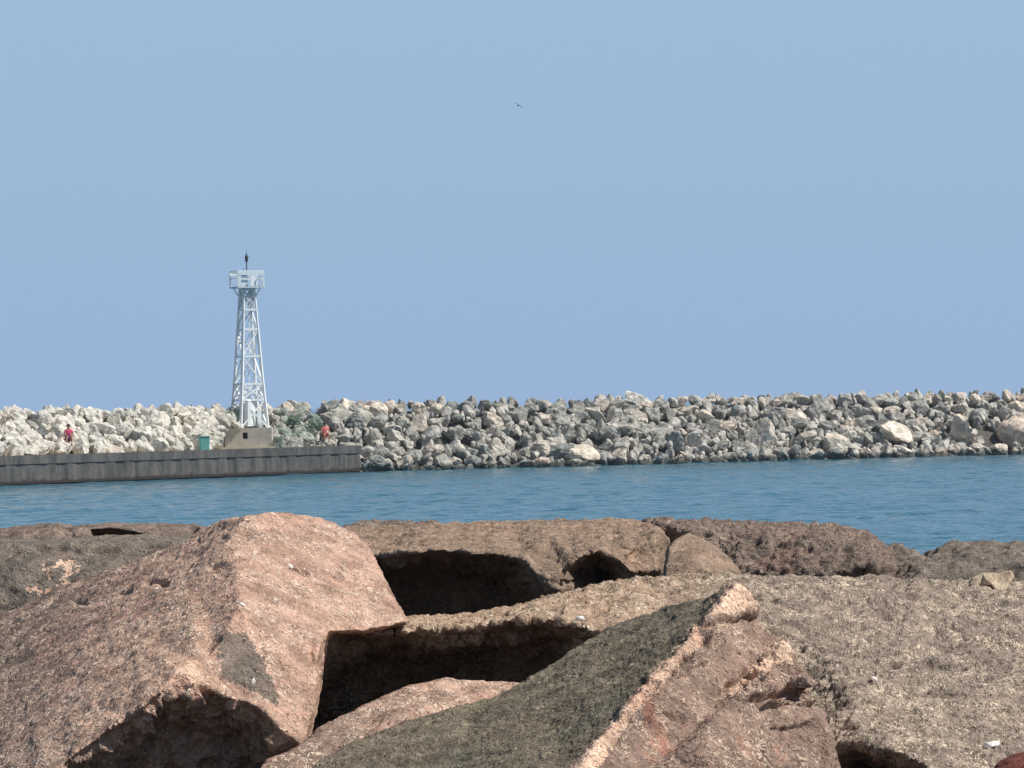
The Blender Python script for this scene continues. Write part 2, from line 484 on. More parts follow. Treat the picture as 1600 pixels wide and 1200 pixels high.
# C+D: the great slab across the middle and right
C_lip = [(505, 998, 14.55), (540, 988, 14.6), (620, 986, 14.65), (700, 982, 14.65), (770, 974, 14.65), (830, 966, 14.65), (870, 971, 14.6), (905, 977, 14.6), (960, 990, 14.5), (1000, 1012, 14.4)]
C_lip = jag(C_lip, 3, 18, 6)
D_lip = [(1300, 1172, 13.4), (1322, 1162, 13.35), (1352, 1160, 13.3), (1372, 1172, 13.25), (1398, 1172, 13.2), (1412, 1184, 13.15), (1442, 1194, 13.05), (1490, 1222, 12.95)]
D_lip = jag(D_lip, 4, 12, 8)
boulder('huge tan slab across the middle and right, black under its front edge',
        [(468, 1030, 15.2), (476, 985, 15.3), (550, 974, 15.35), (632, 968, 15.4), (700, 966, 15.45), (762, 962, 15.5), (810, 950, 15.6), (862, 934, 15.7), (930, 918, 15.8), (1000, 905, 15.85), (1080, 902, 15.85), (1160, 903, 15.8), (1300, 905, 15.8),
         (1420, 910, 15.8), (1560, 914, 15.8), (1900, 922, 15.8), (2180, 935, 15.7), (2200, 1100, 14.6), (2100, 1330, 13.0), (1760, 1330, 12.7), (1480, 1320, 12.9), (1400, 1290, 13.9), (1300, 1280, 14.0), (1100, 1250, 14.6), (900, 1200, 15.5), (700, 1200, 15.6), (470, 1215, 15.6), (470, 1090, 15.4)],
        C_lip + D_lip + [(600, 1016, 15.4), (720, 1012, 15.45), (850, 996, 15.3), (1100, 985, 15.0), (1250, 960, 15.2), (1300, 1030, 14.6), (1450, 1000, 14.85), (1600, 1040, 14.4), (1500, 1110, 13.85), (1640, 1150, 13.5), (1340, 1110, 13.8), (1240, 1130, 14.0),
                         (1370, 1215, 13.9), (1420, 1240, 13.7)],
        [[q[:2] for q in C_lip], [q[:2] for q in D_lip]], 1.2, M['tan'], voxel=0.009, smooth=1, a=(0.012, 0.013, 0.009), seed=41, rough=[([(500, 1005), (620, 992), (830, 975), (960, 1000), (900, 1210), (470, 1210)], 0.03, 11)],
        bumps=[(885, 968, 14, 8, 0.04), (530, 1000, 20, 12, -0.03), (1460, 1000, 30, 18, -0.02), (1335, 1080, 20, 14, 0.01)],
        grooves=[([(1200, 930), (1320, 940)], 6, 0.008)])

# E: the split wedge in front, olive weathered flank and freshly broken red face
E_rid = [(1152, 911, 13.3), (1128, 938, 13.2), (1110, 960, 13.1), (1086, 984, 13.0), (1090, 1002, 12.95), (1050, 1032, 12.75), (1010, 1072, 12.55), (960, 1132, 12.25), (900, 1205, 11.95)]
BAND = [(1128, 938, 13.22), (960, 1132, 12.28), (1192, 1030, 13.16)]           # the freshly broken face beside the ridge
E_step = on_plane(BAND, [(1222, 1002), (1192, 1030), (1165, 1058), (1128, 1092), (1062, 1160), (1010, 1212)])
E_step2 = [(q[0] + 11, q[1] + 8, q[2] - 0.13) for q in E_step[:5]]
LOWF = [E_step2[1], E_step2[4], (1296, 1130, 13.1)]
boulder('split granite wedge in front, olive weathered left flank and freshly broken reddish right face',
        [(440, 1330, 12.2), (490, 1197, 12.75), (560, 1156, 13.0), (630, 1132, 13.1), (700, 1112, 13.2), (760, 1096, 13.3), (800, 1080, 13.4), (850, 1050, 13.55), (900, 1014, 13.7), (950, 984, 13.8), (1000, 962, 13.85), (1040, 947, 13.85), (1100, 938, 13.7), (1130, 924, 13.5),
         (1152, 911, 13.3), (1174, 930, 13.4), (1188, 948, 13.45), (1184, 972, 13.4), (1205, 988, 13.36), E_step[0], E_step2[0], (1262, 1062, 13.05)] + on_plane(LOWF, [(1276, 1100), (1290, 1116), (1302, 1150), (1314, 1200), (1330, 1330), (1000, 1330)]) + [(830, 1330, 11.5)],
        E_rid[1:] + E_step[1:] + E_step2[1:] + [(700, 1200, 12.5), (850, 1120, 12.85), (980, 1020, 13.3)] + on_plane(BAND, [(1150, 980), (1060, 1085), (1000, 1150)]) + on_plane(LOWF, [(1210, 1130), (1120, 1200), (1250, 1180), (1236, 1080)]),
        [[q[:2] for q in E_rid], [q[:2] for q in E_step], [q[:2] for q in E_step2]], 0.8, M['olive'], voxel=0.007, smooth=1, a=(0.005, 0.006, 0.004), seed=51, ragged=0.35, rough=[([(1222, 1000), (1165, 1060), (1135, 1092), (1180, 1100), (1280, 1100), (1262, 1062)], 0.014, 22), ([(1140, 915), (1085, 984), (950, 1140), (990, 1150), (1090, 1030), (1190, 950)], 0.007, 22)],
        grooves=[([(1180, 1092), (1230, 1080), (1272, 1078)], 6, 0.06), ([(1190, 1106), (1240, 1098), (1280, 1100)], 4, 0.03), ([(1120, 1088), (1165, 1052)], 4, 0.03), ([(1090, 975), (1180, 965)], 5, 0.03), ([(1210, 1140), (1262, 1132)], 3, 0.03), ([(1040, 1112), (1070, 1128)], 4, 0.03), ([(1060, 1062), (1110, 1040)], 3, 0.015), ([(1100, 1150), (1080, 1200)], 3, 0.015),
                 ([(1284, 1132), (1290, 1190)], 4, 0.03)],
        bumps=[(1098, 996, 9, 8, 0.05), (1072, 1028, 8, 7, 0.04), (1046, 1048, 8, 7, 0.03), (1020, 1072, 9, 8, 0.04), (975, 1120, 9, 9, 0.03), (1240, 1086, 22, 5, -0.06), (1205, 1096, 12, 4, 0.03), (1045, 960, 50, 14, -0.02),
               (1270, 1132, 10, 14, 0.04)],
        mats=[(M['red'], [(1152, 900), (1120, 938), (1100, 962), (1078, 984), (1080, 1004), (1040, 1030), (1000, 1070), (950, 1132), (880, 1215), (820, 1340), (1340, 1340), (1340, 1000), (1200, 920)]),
              (M['peach'], [(1152, 906), (1122, 936), (1100, 960), (1122, 962), (1165, 952), (1186, 944), (1172, 925)]),
              (M['peach'], [(1090, 980), (1074, 1000), (1044, 1030), (1004, 1070), (954, 1132), (896, 1206), (934, 1206), (972, 1138), (1021, 1082), (1063, 1040), (1102, 1003)]),  # sunlit rim along the ridge, painted as a paler strip
              (M['peach'], [(1222, 998), (1165, 1052), (1135, 1086), (1142, 1090), (1176, 1062), (1210, 1036), (1240, 1040), (1240, 1015)])])  # bright rim painted along the step edge

# F: pink stone under the wedge
boulder('low pink granite rock wedged under the olive flank, bottom centre',
        [(350, 1330, 12.7), (395, 1215, 12.8), (420, 1190, 12.9), (470, 1168, 13.1), (500, 1140, 13.3), (560, 1108, 13.5), (630, 1079, 13.65), (690, 1064, 13.75), (740, 1068, 13.75), (810, 1069, 13.75), (870, 1100, 13.6), (870, 1330, 13.0)],
        [(600, 1126, 13.25), (700, 1096, 13.45), (540, 1180, 13.0)], [], 0.7, M['pink'], voxel=0.009, a=(0.014, 0.007, 0.003), seed=61, smooth=5)

# corner stone and the small stones
boulder('deep red stone poking in at the bottom right corner',
        [(1548, 1330, 12.2), (1560, 1212, 12.3), (1580, 1190, 12.4), (1610, 1178, 12.5), (1680, 1176, 12.5), (1700, 1330, 12.2)], [(1610, 1200, 12.2)], [], 0.4,
        rock_mat('deep_red_granite', S(134, 74, 66), S(120, 70, 64), S(180, 120, 104), S(74, 44, 40), 0.4), voxel=0.008, a=(0.008, 0.005, 0.002), seed=71)
boulder('broken dark stone down in the hole at the bottom right',
        [(1290, 1330, 13.5), (1305, 1190, 13.6), (1345, 1182, 13.65), (1390, 1200, 13.6), (1440, 1220, 13.5), (1460, 1330, 13.4)], [(1370, 1230, 13.4)], [], 0.3,
        M['grey'], voxel=0.009, a=(0.03, 0.02, 0.006), seed=73)
boulder('pale cream crusted stone on the far edge of the huge slab at the right',
        [(1512, 920, 15.75), (1520, 904, 15.77), (1535, 896, 15.78), (1560, 897, 15.78), (1580, 892, 15.78), (1584, 902, 15.77), (1576, 912, 15.75), (1574, 926, 15.7), (1556, 924, 15.7), (1550, 914, 15.73), (1536, 912, 15.73), (1524, 920, 15.72)],
        [(1540, 903, 15.72)], [], 0.09, M['cream'], voxel=0.004, smooth=2, a=(0.006, 0.004, 0.002), seed=75, name='stone', cat='stone')

# little white chips of stone and shell on the boulders
def hit(px, py):
    v = (P(px, py, 10) - CAM).normalized()
    best = None
    for b, o in BVHS:
        loc, nor, i, dist = b.ray_cast(CAM, v)
        if loc is not None and (best is None or dist < best[1]):
            best = (loc, dist, nor)
    return best

def chip(px, py, w, h, rot, label, seed):
    b = hit(px, py)
    if b is None:
        print('CHIP MISS', px, py)
        return
    rng = random.Random(seed)
    bm = bmesh.new()
    bmesh.ops.create_icosphere(bm, subdivisions=2, radius=0.5)
    for v in bm.verts:
        v.co *= 0.8 + 0.45 * rng.random()
        if v.co.z < -0.15: v.co.z = -0.15
    k = b[1] / F
    for v in bm.verts:
        v.co = Vector((v.co.x * w * k, v.co.y * w * k * 0.7, v.co.z * h * k))
        v.co.rotate(Euler((0, rot, 0)))
    o = obj('stone_chip', bm, M['chip'])
    o.location = b[0]
    for p in o.data.polygons: p.use_smooth = rng.random() < 0.5
    tag(o, label, 'stone chip', 'white chips on the boulders')

chip(452, 886, 10, 9, 0.2, 'small bright white chip high on the sunlit shoulder of the large pink boulder', 1)
chip(377, 945, 11, 6, 0.3, 'flat white chip in the middle of the large pink boulder', 2)
chip(394, 1067, 7, 16, 0.5, 'slim white sliver on the grey lower front of the large pink boulder', 3)
chip(906, 968, 14, 12, 0.1, 'pinkish white lump on the front lip of the huge tan slab', 4)
chip(1548, 1165, 26, 13, -0.2, 'pale wedge of stone lying on the huge slab near the bottom right corner', 5)
chip(1365, 1062, 12, 9, 0.3, 'tiny cream chip in the middle of the huge slab, right of the red break', 6)

# ------------------------------------------------------------------ ground under the near jetty
def grid_mesh(name, xs, ys, zf, mat):
    nx, ny = len(xs), len(ys)
    X, Y = np.meshgrid(xs, ys)
    co = np.stack([X.ravel(), Y.ravel(), zf(X.ravel(), Y.ravel())], 1)
    i = np.arange((nx - 1) * (ny - 1))
    q = (i // (nx - 1)) * nx + i % (nx - 1)
    fa = np.stack([q, q + 1, q + 1 + nx, q + nx], 1)
    me = bpy.data.meshes.new(name)
    me.from_pydata(co.tolist(), [], fa.tolist())
    me.materials.append(mat)
    me.polygons.foreach_set('use_smooth', np.ones(len(me.polygons), dtype=bool))
    return me

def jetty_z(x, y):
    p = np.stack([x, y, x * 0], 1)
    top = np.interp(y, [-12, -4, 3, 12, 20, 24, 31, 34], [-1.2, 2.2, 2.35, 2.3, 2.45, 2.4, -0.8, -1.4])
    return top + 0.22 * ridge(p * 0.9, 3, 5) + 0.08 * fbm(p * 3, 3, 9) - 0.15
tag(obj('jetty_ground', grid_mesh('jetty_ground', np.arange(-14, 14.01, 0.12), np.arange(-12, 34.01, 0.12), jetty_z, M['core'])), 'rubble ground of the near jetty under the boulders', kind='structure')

# ------------------------------------------------------------------ water
def water_mat():
    t = NT('sea_water')
    v = t.coord()
    big = t.noise(v, 0.05, 3, 0.5, 0.5)
    c = t.mix(big, (0.015, 0.120, 0.188), (0.022, 0.140, 0.212))
    t.l(c, t.b.inputs['Base Color'])
    t.b.inputs['Roughness'].default_value = 0.12
    t.b.inputs['IOR'].default_value = 1.33
    s = t.n('ShaderNodeVectorMath', operation='MULTIPLY'); s.inputs[1].default_value = (1.0, 0.75, 1.0)
    t.l(v, s.inputs[0])
    n = t.noise(s.outputs[0], 1.6, 4, 0.6, 0.4)
    t.l(t.bump(n, 1.0, 0.22), t.b.inputs['Normal'])
    return t.m

wx, wy = np.arange(-62, 75.01, 0.4), np.arange(26, 330.01, 0.4)
def wave_z(x, y):
    p = np.stack([x, y, x * 0], 1)
    z = 0.02 * fbm(p * np.array([0.3, 0.35, 1]), 2, 3, 0.6) + 0.035 * ridge(p * np.array([0.8, 1.0, 1]) + 0.7 * vnoise(p * 0.3, 4)[:, None], 2, 21)
    z = z + 0.04 * fbm(p * 1.1, 2, 31)
    e = np.minimum.reduce([x - wx[0], wx[-1] - x, y - wy[0], wy[-1] - y])
    return z * np.clip(e / 6, 0, 1)
wme = grid_mesh('water', wx, wy, wave_z, water_mat())
wb = bmesh.new(); wb.from_mesh(wme)
x0, x1, y0, y1, BIG = wx[0], wx[-1], wy[0], wy[-1], 9000.0
for q in (((-BIG, -BIG), (BIG, -BIG), (BIG, y0), (-BIG, y0)), ((-BIG, y1), (BIG, y1), (BIG, BIG), (-BIG, BIG)), ((-BIG, y0), (x0, y0), (x0, y1), (-BIG, y1)), ((x1, y0), (BIG, y0), (BIG, y1), (x1, y1))):
    wb.faces.new([wb.verts.new((a_, b_, 0)) for a_, b_ in q])
wb.to_mesh(wme); wb.free()
tag(obj('water', wme), 'blue-green rippled water of the channel', kind='structure')

# ------------------------------------------------------------------ far shore: plan of the breakwater
LINE = [Vector((-48.0, 187.5)), Vector((-28.2, 214.0)), Vector((-9.4, 239.0)), Vector((34.6, 263.0)), Vector((56.6, 275.0))]
SEG = [(LINE[i + 1] - LINE[i]).length for i in range(4)]
S_END = SEG[0] + SEG[1]                              # where the sheet piling stops
S_TOT = sum(SEG)
def line_at(s):
    k = 0
    while k < 3 and s > SEG[k]:
        s -= SEG[k]; k += 1
    d = (LINE[k + 1] - LINE[k]).normalized()
    return LINE[k] + d * s, d
def bank(s, z):
    """point on the armour slope at plan position s and height z"""
    p, d = line_at(s)
    k = min(1, max(0, (s - S_END + 1.0) / 2.0))
    left = 0.9 + (z - 1.7) * 1.35 if z > 1.7 else 0.9
    off = left * (1 - k) + (-0.4 + z * 1.55) * k
    q = p + Vector((-d.y, d.x)) * off
    return Vector((q.x, q.y, z))
def bank_at(px, z):
    lo, hi = 0.0, S_TOT
    for _ in range(40):
        m = (lo + hi) / 2
        if proj(bank(m, z))[0] < px: lo = m
        else: hi = m
    return lo

def stone_far(name, cols, wet=True):
    t = NT(name)
    v = t.coord()
    oi = t.n('ShaderNodeObjectInfo')
    rp = t.n('ShaderNodeValToRGB')
    el = rp.color_ramp.elements
    el[0].position, el[0].color = 0.0, (*cols[0], 1)
    el[1].position, el[1].color = 1.0, (*cols[-1], 1)
    for k, c in enumerate(cols[1:-1]):
        e = el.new((k + 1) / (len(cols) - 1)); e.color = (*c, 1)
    t.l(oi.outputs['Random'], rp.inputs[0])
    n = t.noise(v, 1.9, 6, 0.65, 0.5)
    tone = t.maprange(n, 0.32, 0.68, 0.6, 1.38)
    cc = t.n('ShaderNodeCombineColor')
    for k in range(3): t.l(tone, cc.inputs[k])
    col = t.mix(1.0, rp.outputs[0], cc.outputs[0], 'MULTIPLY')
    n2 = t.noise(v, 5.0, 4, 0.6, 0.8)
    col = t.mix(t.maprange(n2, 0.60, 0.70, 0, 0.55), col, S(150, 112, 82))
    if wet:                                            # tide mark: algae-dark band just over the water
        g = t.n('ShaderNodeNewGeometry')
        sx = t.n('ShaderNodeSeparateXYZ')
        t.l(g.outputs['Position'], sx.inputs[0])
        zz = t.math('ADD', sx.outputs[2], t.math('MULTIPLY', t.math('SUBTRACT', n, 0.5), 0.8))
        col = t.mix(t.maprange(zz, 0.25, 0.55, 0.85, 0.0), col, S(52, 58, 54))
    t.l(col, t.b.inputs['Base Color'])
    t.b.inputs['Roughness'].default_value = 0.9
    t.b.inputs['Specular IOR Level'].default_value = 0.2
    t.l(t.bump(t.noise(v, 6, 6, 0.7), 0.8, 0.15), t.b.inputs['Normal'])
    return t.m
far_pale = stone_far('pale_armour_stone', [S(236, 230, 218), S(214, 210, 200), S(244, 236, 222), S(224, 214, 198)], False)
far_grey = stone_far('grey_armour_stone', [S(160, 160, 154), S(180, 178, 168), S(142, 144, 140), S(192, 188, 176), S(170, 169, 163), S(208, 203, 192)])
far_lite = stone_far('light_armour_stone', [S(226, 212, 194), S(208, 198, 184), S(236, 222, 206), S(218, 198, 180)])
far_green = stone_far('greenish_armour_stone', [S(160, 168, 154), S(142, 154, 144), S(184, 186, 172)], False)
far_dark = stone_far('dark_rubble', [S(84, 84, 80), S(104, 100, 94)], True)

def rock_mesh(seed, subdiv=4):
    rng = random.Random(seed)
    bm = bmesh.new()
    bmesh.ops.create_icosphere(bm, subdivisions=subdiv, radius=1.0)
    planes = []
    for _ in range(rng.randint(9, 14)):
        n = Vector((rng.gauss(0, 1), rng.gauss(0, 1), rng.gauss(0, 1))).normalized()
        planes.append((n, rng.uniform(0.42, 0.78)))
    co = []
    for v in bm.verts:
        d = v.co.normalized()
        r = 1.0
        for n, h in planes:
            k = d.dot(n)
            if k > 0.05: r = min(r, h / k)
        v.co = d * r
    bm.verts.ensure_lookup_table()
    a = np.array([v.co[:] for v in bm.verts])
    b = a * (1 + 0.09 * fbm(a * 2.2, 3, seed) + 0.045 * ridge(a * 5, 2, seed + 3))[:, None]
    for v, q in zip(bm.verts, b): v.co = q
    me = bpy.data.meshes.new('armour_stone')
    bm.to_mesh(me); bm.free()
    return me
PROTO = [rock_mesh(100 + k) for k in range(16)]
PAL = {'pale': far_pale, 'grey': far_grey, 'light': far_lite, 'greenish': far_green}
MESHES = {k: [] for k in PAL}
for k, m in PAL.items():
    for p in PROTO:
        q = p.copy(); q.materials.append(m); MESHES[k].append(q)

stones = []                                            # (object, px, row, tone, size)
rng = random.Random(77)
ROWS = ['waterline row', 'lower slope', 'middle of the slope', 'upper slope', 'crest']
def stone(s, z, size, tone, row, sc=None, rot=None, sink=0.12, push=0.0, label=None):
    loc = bank(s, z)
    p, d = line_at(s)
    loc += Vector((-d.y, d.x, 0)) * (sink * size + push)
    o = bpy.data.objects.new('armour_stone', rng.choice(MESHES[tone]))
    COL.objects.link(o)
    o.location = loc
    o.rotation_euler = rot or (rng.uniform(-0.7, 0.7), rng.uniform(-0.7, 0.7), rng.uniform(0, 6.28))
    sc = sc or (rng.uniform(0.9, 1.35), rng.uniform(0.75, 1.1), rng.uniform(0.55, 0.9))
    o.scale = Vector(sc) * (size / 1.55)
    tag(o, label, 'rock', 'armour stones of the far breakwater')
    stones.append([o, proj(loc)[0], row, tone, size, label])
    return o

SPECIAL = []
def special(px, z, size, tone, label, sc, rot, push=-0.3):
    s = bank_at(px, z)
    SPECIAL.append((s, z, size))
    stone(s, z, size, tone, 2, sc, rot, 0.0, push, label)
special(985, 4.25, 1.15, 'pale', 'bright white boulder sitting up on the breakwater crest right of the middle', (1.2, 0.9, 0.8), (0.2, 0.1, 0.5))
special(1186, 1.25, 2.1, 'light', 'tall upright pinkish block standing at the waterline below the crest', (0.8, 0.8, 1.15), (0.15, 0.1, 0.4))
special(1498, 1.45, 2.5, 'light', 'huge pale boulder left of the dark cleft at the far right of the breakwater', (0.95, 0.85, 0.8), (0.3, 0.5, 0.9))
special(1590, 1.45, 2.5, 'light', 'huge pale boulder right of the dark cleft at the far right of the breakwater', (1.1, 0.85, 0.8), (-0.2, -0.5, 0.2))
special(1400, 1.5, 2.0, 'light', 'broad pale flat-faced boulder left of the huge pair at the far right', (1.4, 0.9, 0.65), (0.5, 0.1, 0.6))
special(1300, 0.9, 1.9, 'light', 'blocky cream boulder near the water, left of the broad pale boulder', (1.3, 0.9, 0.7), (0.3, 0.2, 0.3))
special(905, 0.95, 1.8, 'light', 'rounded light boulder low on the slope below and left of the white crest boulder', (1.2, 0.9, 0.7), (0.4, 0.1, 0.3))

CLEFT = bank_at(1545, 1.4)
SPECIAL.append((CLEFT, 1.3, 2.6))
def blocked(s, z):
    return any(abs(s - a_) < c_ * 0.62 and abs(z - b_) < c_ * 0.34 for a_, b_, c_ in SPECIAL)

# the left bank behind the sheet piling: four rows; the right bank: five rows
s_in = bank_at(-30, 3.0)
s_out = bank_at(1635, 2.5)
s_wall = S_END
gap = (bank_at(352, 2.2), bank_at(440, 2.2))           # where the tower's footing stands
z_rows_l = [1.95, 2.6, 3.25, 3.85]
z_rows_r = [0.3, 1.2, 2.1, 3.0, 3.85]
for k, z in enumerate(z_rows_l):
    s = s_in + (k % 2) * 0.7
    while s < s_wall - 0.3:
        size = rng.uniform(0.75, 1.35) * (0.85 if k == 3 else 1)
        zz = z + rng.uniform(-0.22, 0.22)
        px = proj(bank(s, zz))[0]
        clear = 345 < px < 432 and (k < 2 or (k == 2 and 348 < px < 428))
        tone = 'pale' if px < 350 else ('greenish' if px < 492 and rng.random() < 0.6 else rng.choice(['grey', 'light', 'grey']))
        if px < 350 and rng.random() < 0.06 + 0.09 * k: tone = rng.choice(['light', 'grey'])
        if not clear:
            stone(s, zz, size, tone, [1, 2, 3, 4][k])
        s += size * rng.uniform(0.9, 1.2) + 0.22
for k, z in enumerate(z_rows_r):
    s = s_wall + 0.2 + (k % 2) * 0.7
    while s < s_out:
        size = rng.choice([rng.uniform(0.75, 1.05), rng.uniform(0.85, 1.25), rng.uniform(1.05, 1.55)]) * (0.82 if k == 4 else 1)
        zz = z + (rng.uniform(-0.14, 0.12) if k == 4 else rng.uniform(-0.3, 0.3))
        px = proj(bank(s, zz))[0]
        far_r = min(1, max(0, (px - 1150) / 350))
        tone = 'light' if rng.random() < 0.22 + 0.5 * far_r * (1.2 - 0.2 * k) else 'grey'
        if not blocked(s, zz):
            stone(s, zz, size, tone, k)
        s += size * rng.uniform(0.85, 1.15) + 0.22
for px, z, sz_ in ((488, 3.7, 1.2), (502, 3.75, 1.3), (514, 3.85, 1.2), (528, 3.75, 1.3), (520, 3.3, 1.4), (538, 3.4, 1.3), (556, 3.75, 1.3), (574, 3.8, 1.3), (590, 3.7, 1.4), (566, 3.2, 1.4), (606, 3.9, 1.2), (540, 3.8, 1.2), (582, 4.05, 1.0)):
    stone(bank_at(px, z), z, sz_, rng.choice(['grey', 'light']), 4 if z > 3.5 else 3)
print('STONES', len(stones))
LEFT_OVER = []                                         # past 300 of them the smallest join the rubble
plain_ones = sorted((q for q in stones if not q[5]), key=lambda q: q[4])
for q in plain_ones[:max(0, len(stones) - 300)]:
    LEFT_OVER.append(q[0].location.copy())
    bpy.data.objects.remove(q[0])
    stones.remove(q)

# words that single each stone out
ZONES = [(-99, 88, 'at the far left end'), (88, 128, 'beside the person in the pink top'), (128, 215, 'right of the person in pink'), (215, 305, 'left of the teal container'), (305, 345, 'behind the teal container'),
         (345, 440, 'behind the tower footing'), (440, 492, 'just right of the tower footing'), (492, 530, 'beside the person in coral red'), (530, 575, 'above the end of the piling'),
         (575, 650, 'just right of the end of the piling'), (650, 740, 'well right of the end of the piling'), (740, 830, 'left of the photo middle'), (830, 905, 'right of the photo middle'),
         (905, 1040, 'around the white crest boulder'), (1040, 1140, 'left of the upright pinkish block'), (1140, 1235, 'around the upright pinkish block'), (1235, 1345, 'by the blocky cream boulder'),
         (1345, 1455, 'around the broad pale boulder'), (1455, 1545, 'by the dark cleft at far right'), (1545, 1999, 'at the far right end')]
ORD = ['first', 'second', 'third', 'fourth', 'fifth', 'sixth', 'seventh', 'eighth', 'ninth', 'tenth']
byl = {}
for st in stones:
    if st[5]: continue
    z = next(t for a_, b_, t in ZONES if a_ <= st[1] < b_)
    sz = 'small' if st[4] < 1.25 else ('large' if st[4] > 1.65 else 'mid-sized')
    lab = f"{sz} {st[3]} {['waterline', 'lower slope', 'mid slope', 'upper slope', 'crest'][st[2]]} stone {z}"
    byl.setdefault(lab, []).append(st)
for lab, v in byl.items():
    v.sort(key=lambda q: q[1])
    for i, st in enumerate(v):
        st[0]['label'] = lab if len(v) == 1 else f"{ORD[i]} from left {lab}"

# core of the breakwater and the loose rubble that fills the joints
def core_mesh():
    bm = bmesh.new()
    prof = []
    ss = np.linspace(0, S_TOT, 140)
    for s in ss:
        ring = []
        p, d = line_at(s)
        nrm = Vector((-d.y, d.x, 0))
        for z in (-1.0, 0.2, 1.2, 2.2, 3.1, 3.75):
            q = bank(s, z) + nrm * (3.6 if z < 3.4 and 322 < proj(bank(s, 2.2))[0] < 452 else 0.95)
            ring.append(bm.verts.new((q.x, q.y, z - 0.1)))
        q = bank(s, 3.75)
        for off, z in ((4.0, 3.7), (7.0, 2.0), (11.0, -1.2)):
            w = q + nrm * off
            ring.append(bm.verts.new((w.x, w.y, z)))
        prof.append(ring)
    for a_, b_ in zip(prof[:-1], prof[1:]):
        for i in range(len(a_) - 1):
            bm.faces.new((a_[i], b_[i], b_[i + 1], a_[i + 1]))
    return bm
core = obj('breakwater_ground', core_mesh(), far_dark)
tag(core, 'dark rubble bank of the far breakwater', kind='structure')

rb = np.random.RandomState(5)
bmv, bmf, base = [], [], 0
small = [rock_mesh(300 + k, 2) for k in range(6)]
sm = [(np_co(m), [tuple(p.vertices) for p in m.polygons]) for m in small]
for k in range(2600):
    s = rb.uniform(max(0, s_in - 4), min(S_TOT, s_out + 4))
    left = s < s_wall
    z = rb.uniform(1.75, 4.05) if left else rb.uniform(-0.1, 4.15)
    if left and 348 < proj(bank(s, z))[0] < 430 and z < 3.1: continue
    if abs(s - CLEFT) < 1.0 and z < 2.3: continue
    q = bank(s, z)
    p, d = line_at(s)
    q += Vector((-d.y, d.x, 0)) * rb.uniform(0.1, 0.6)
    co, fa = sm[rb.randint(6)]
    rot = np.array(Euler((rb.uniform(0, 6), rb.uniform(0, 6), rb.uniform(0, 6))).to_matrix())
    w = (co * rb.uniform(0.25, 0.56) * np.array([1.2, 0.9, 0.7])) @ rot.T + np.array(q)
    bmv.append(w)
    bmf += [tuple(i + base for i in f) for f in fa]
    base += len(co)
for q in LEFT_OVER:
    co, fa = sm[rb.randint(6)]
    rot = np.array(Euler((rb.uniform(0, 6), rb.uniform(0, 6), rb.uniform(0, 6))).to_matrix())
    bmv.append((co * rb.uniform(0.42, 0.55) * np.array([1.2, 0.9, 0.75])) @ rot.T + np.array(q))
    bmf += [tuple(i + base for i in f) for f in fa]
    base += len(co)
rme = bpy.data.meshes.new('rubble')
rme.from_pydata(np.concatenate(bmv).tolist(), [], bmf)
# rubble shades by position, since it is one heap
def rubble_mat():
    t = NT('mixed_rubble')
    v = t.coord()
    n = t.noise(v, 1.3, 5, 0.7)
    c = t.mix(t.maprange(n, 0.35, 0.65), S(128, 126, 120), S(206, 200, 190))
    g = t.n('ShaderNodeNewGeometry'); sx = t.n('ShaderNodeSeparateXYZ'); t.l(g.outputs['Position'], sx.inputs[0])
    c = t.mix(t.maprange(sx.outputs[0], -15.0, -18.0, 0.0, 0.6), c, S(226, 220, 208))      # paler stone was dumped behind the piling
    c = t.mix(t.maprange(sx.outputs[2], 0.2, 0.5, 0.85, 0.0), c, S(52, 58, 54))
    t.l(c, t.b.inputs['Base Color'])
    t.b.inputs['Roughness'].default_value = 0.9
    return t.m
rme.materials.append(rubble_mat())
tag(obj('rubble', rme), 'small loose rubble filling the joints of the far breakwater', 'rubble', kind='stuff')

# ------------------------------------------------------------------ sheet piling
def pile_mat():
    t = NT('weathered_sheet_pile')
    v = t.coord(scale=(1.6, 1.6, 0.35))
    n = t.noise(v, 1.2, 5, 0.65, 0.4)
    c = t.mix(t.maprange(n, 0.35, 0.68), S(70, 69, 68), S(104, 101, 98))
    v2 = t.coord()
    g = t.n('ShaderNodeNewGeometry'); sx = t.n('ShaderNodeSeparateXYZ'); t.l(g.outputs['Position'], sx.inputs[0])
    zz = t.math('ADD', sx.outputs[2], t.math('MULTIPLY', t.math('SUBTRACT', t.noise(v2, 1.5, 4), 0.5), 0.5))
    c = t.mix(t.maprange(zz, 0.16, 0.34, 0.9, 0.0), c, S(46, 34, 32))
    t.l(c, t.b.inputs['Base Color'])
    t.b.inputs['Roughness'].default_value = 0.85
    t.l(t.bump(t.noise(v2, 4, 5, 0.7), 0.6, 0.08), t.b.inputs['Normal'])
    return t.m
pm = pile_mat()
wall = empty('sheet_pile_wall', (LINE[1].x, LINE[1].y, 0))
tag(wall, 'long dark grey sheet pile wall at the water under the tower', 'wall')
W0 = Vector(wall.location)
bm = bmesh.new()
pts, s, k = [], 0.0, 0
while s < S_END:
    p, d = line_at(s)
    n = Vector((-d.y, d.x))
    o_ = [-0.01, -0.01, 0.035, 0.035][k % 4] + (0.015 if k % 3 else -0.015)
    pts.append(p + n * o_)
    s += [0.62, 0.18, 0.62, 0.18][k % 4]
    k += 1
p, d = line_at(S_END - 0.01)
n = Vector((-d.y, d.x))
pts += [p, p + n * 3.0]
lo = [bm.verts.new((q.x - W0.x, q.y - W0.y, -1.5)) for q in pts]
hi = [bm.verts.new((q.x - W0.x, q.y - W0.y, 1.32)) for q in pts]
for i in range(len(pts) - 1):
    bm.faces.new((lo[i], lo[i + 1], hi[i + 1], hi[i]))
obj('piling', bm, pm, wall)
bm = bmesh.new()
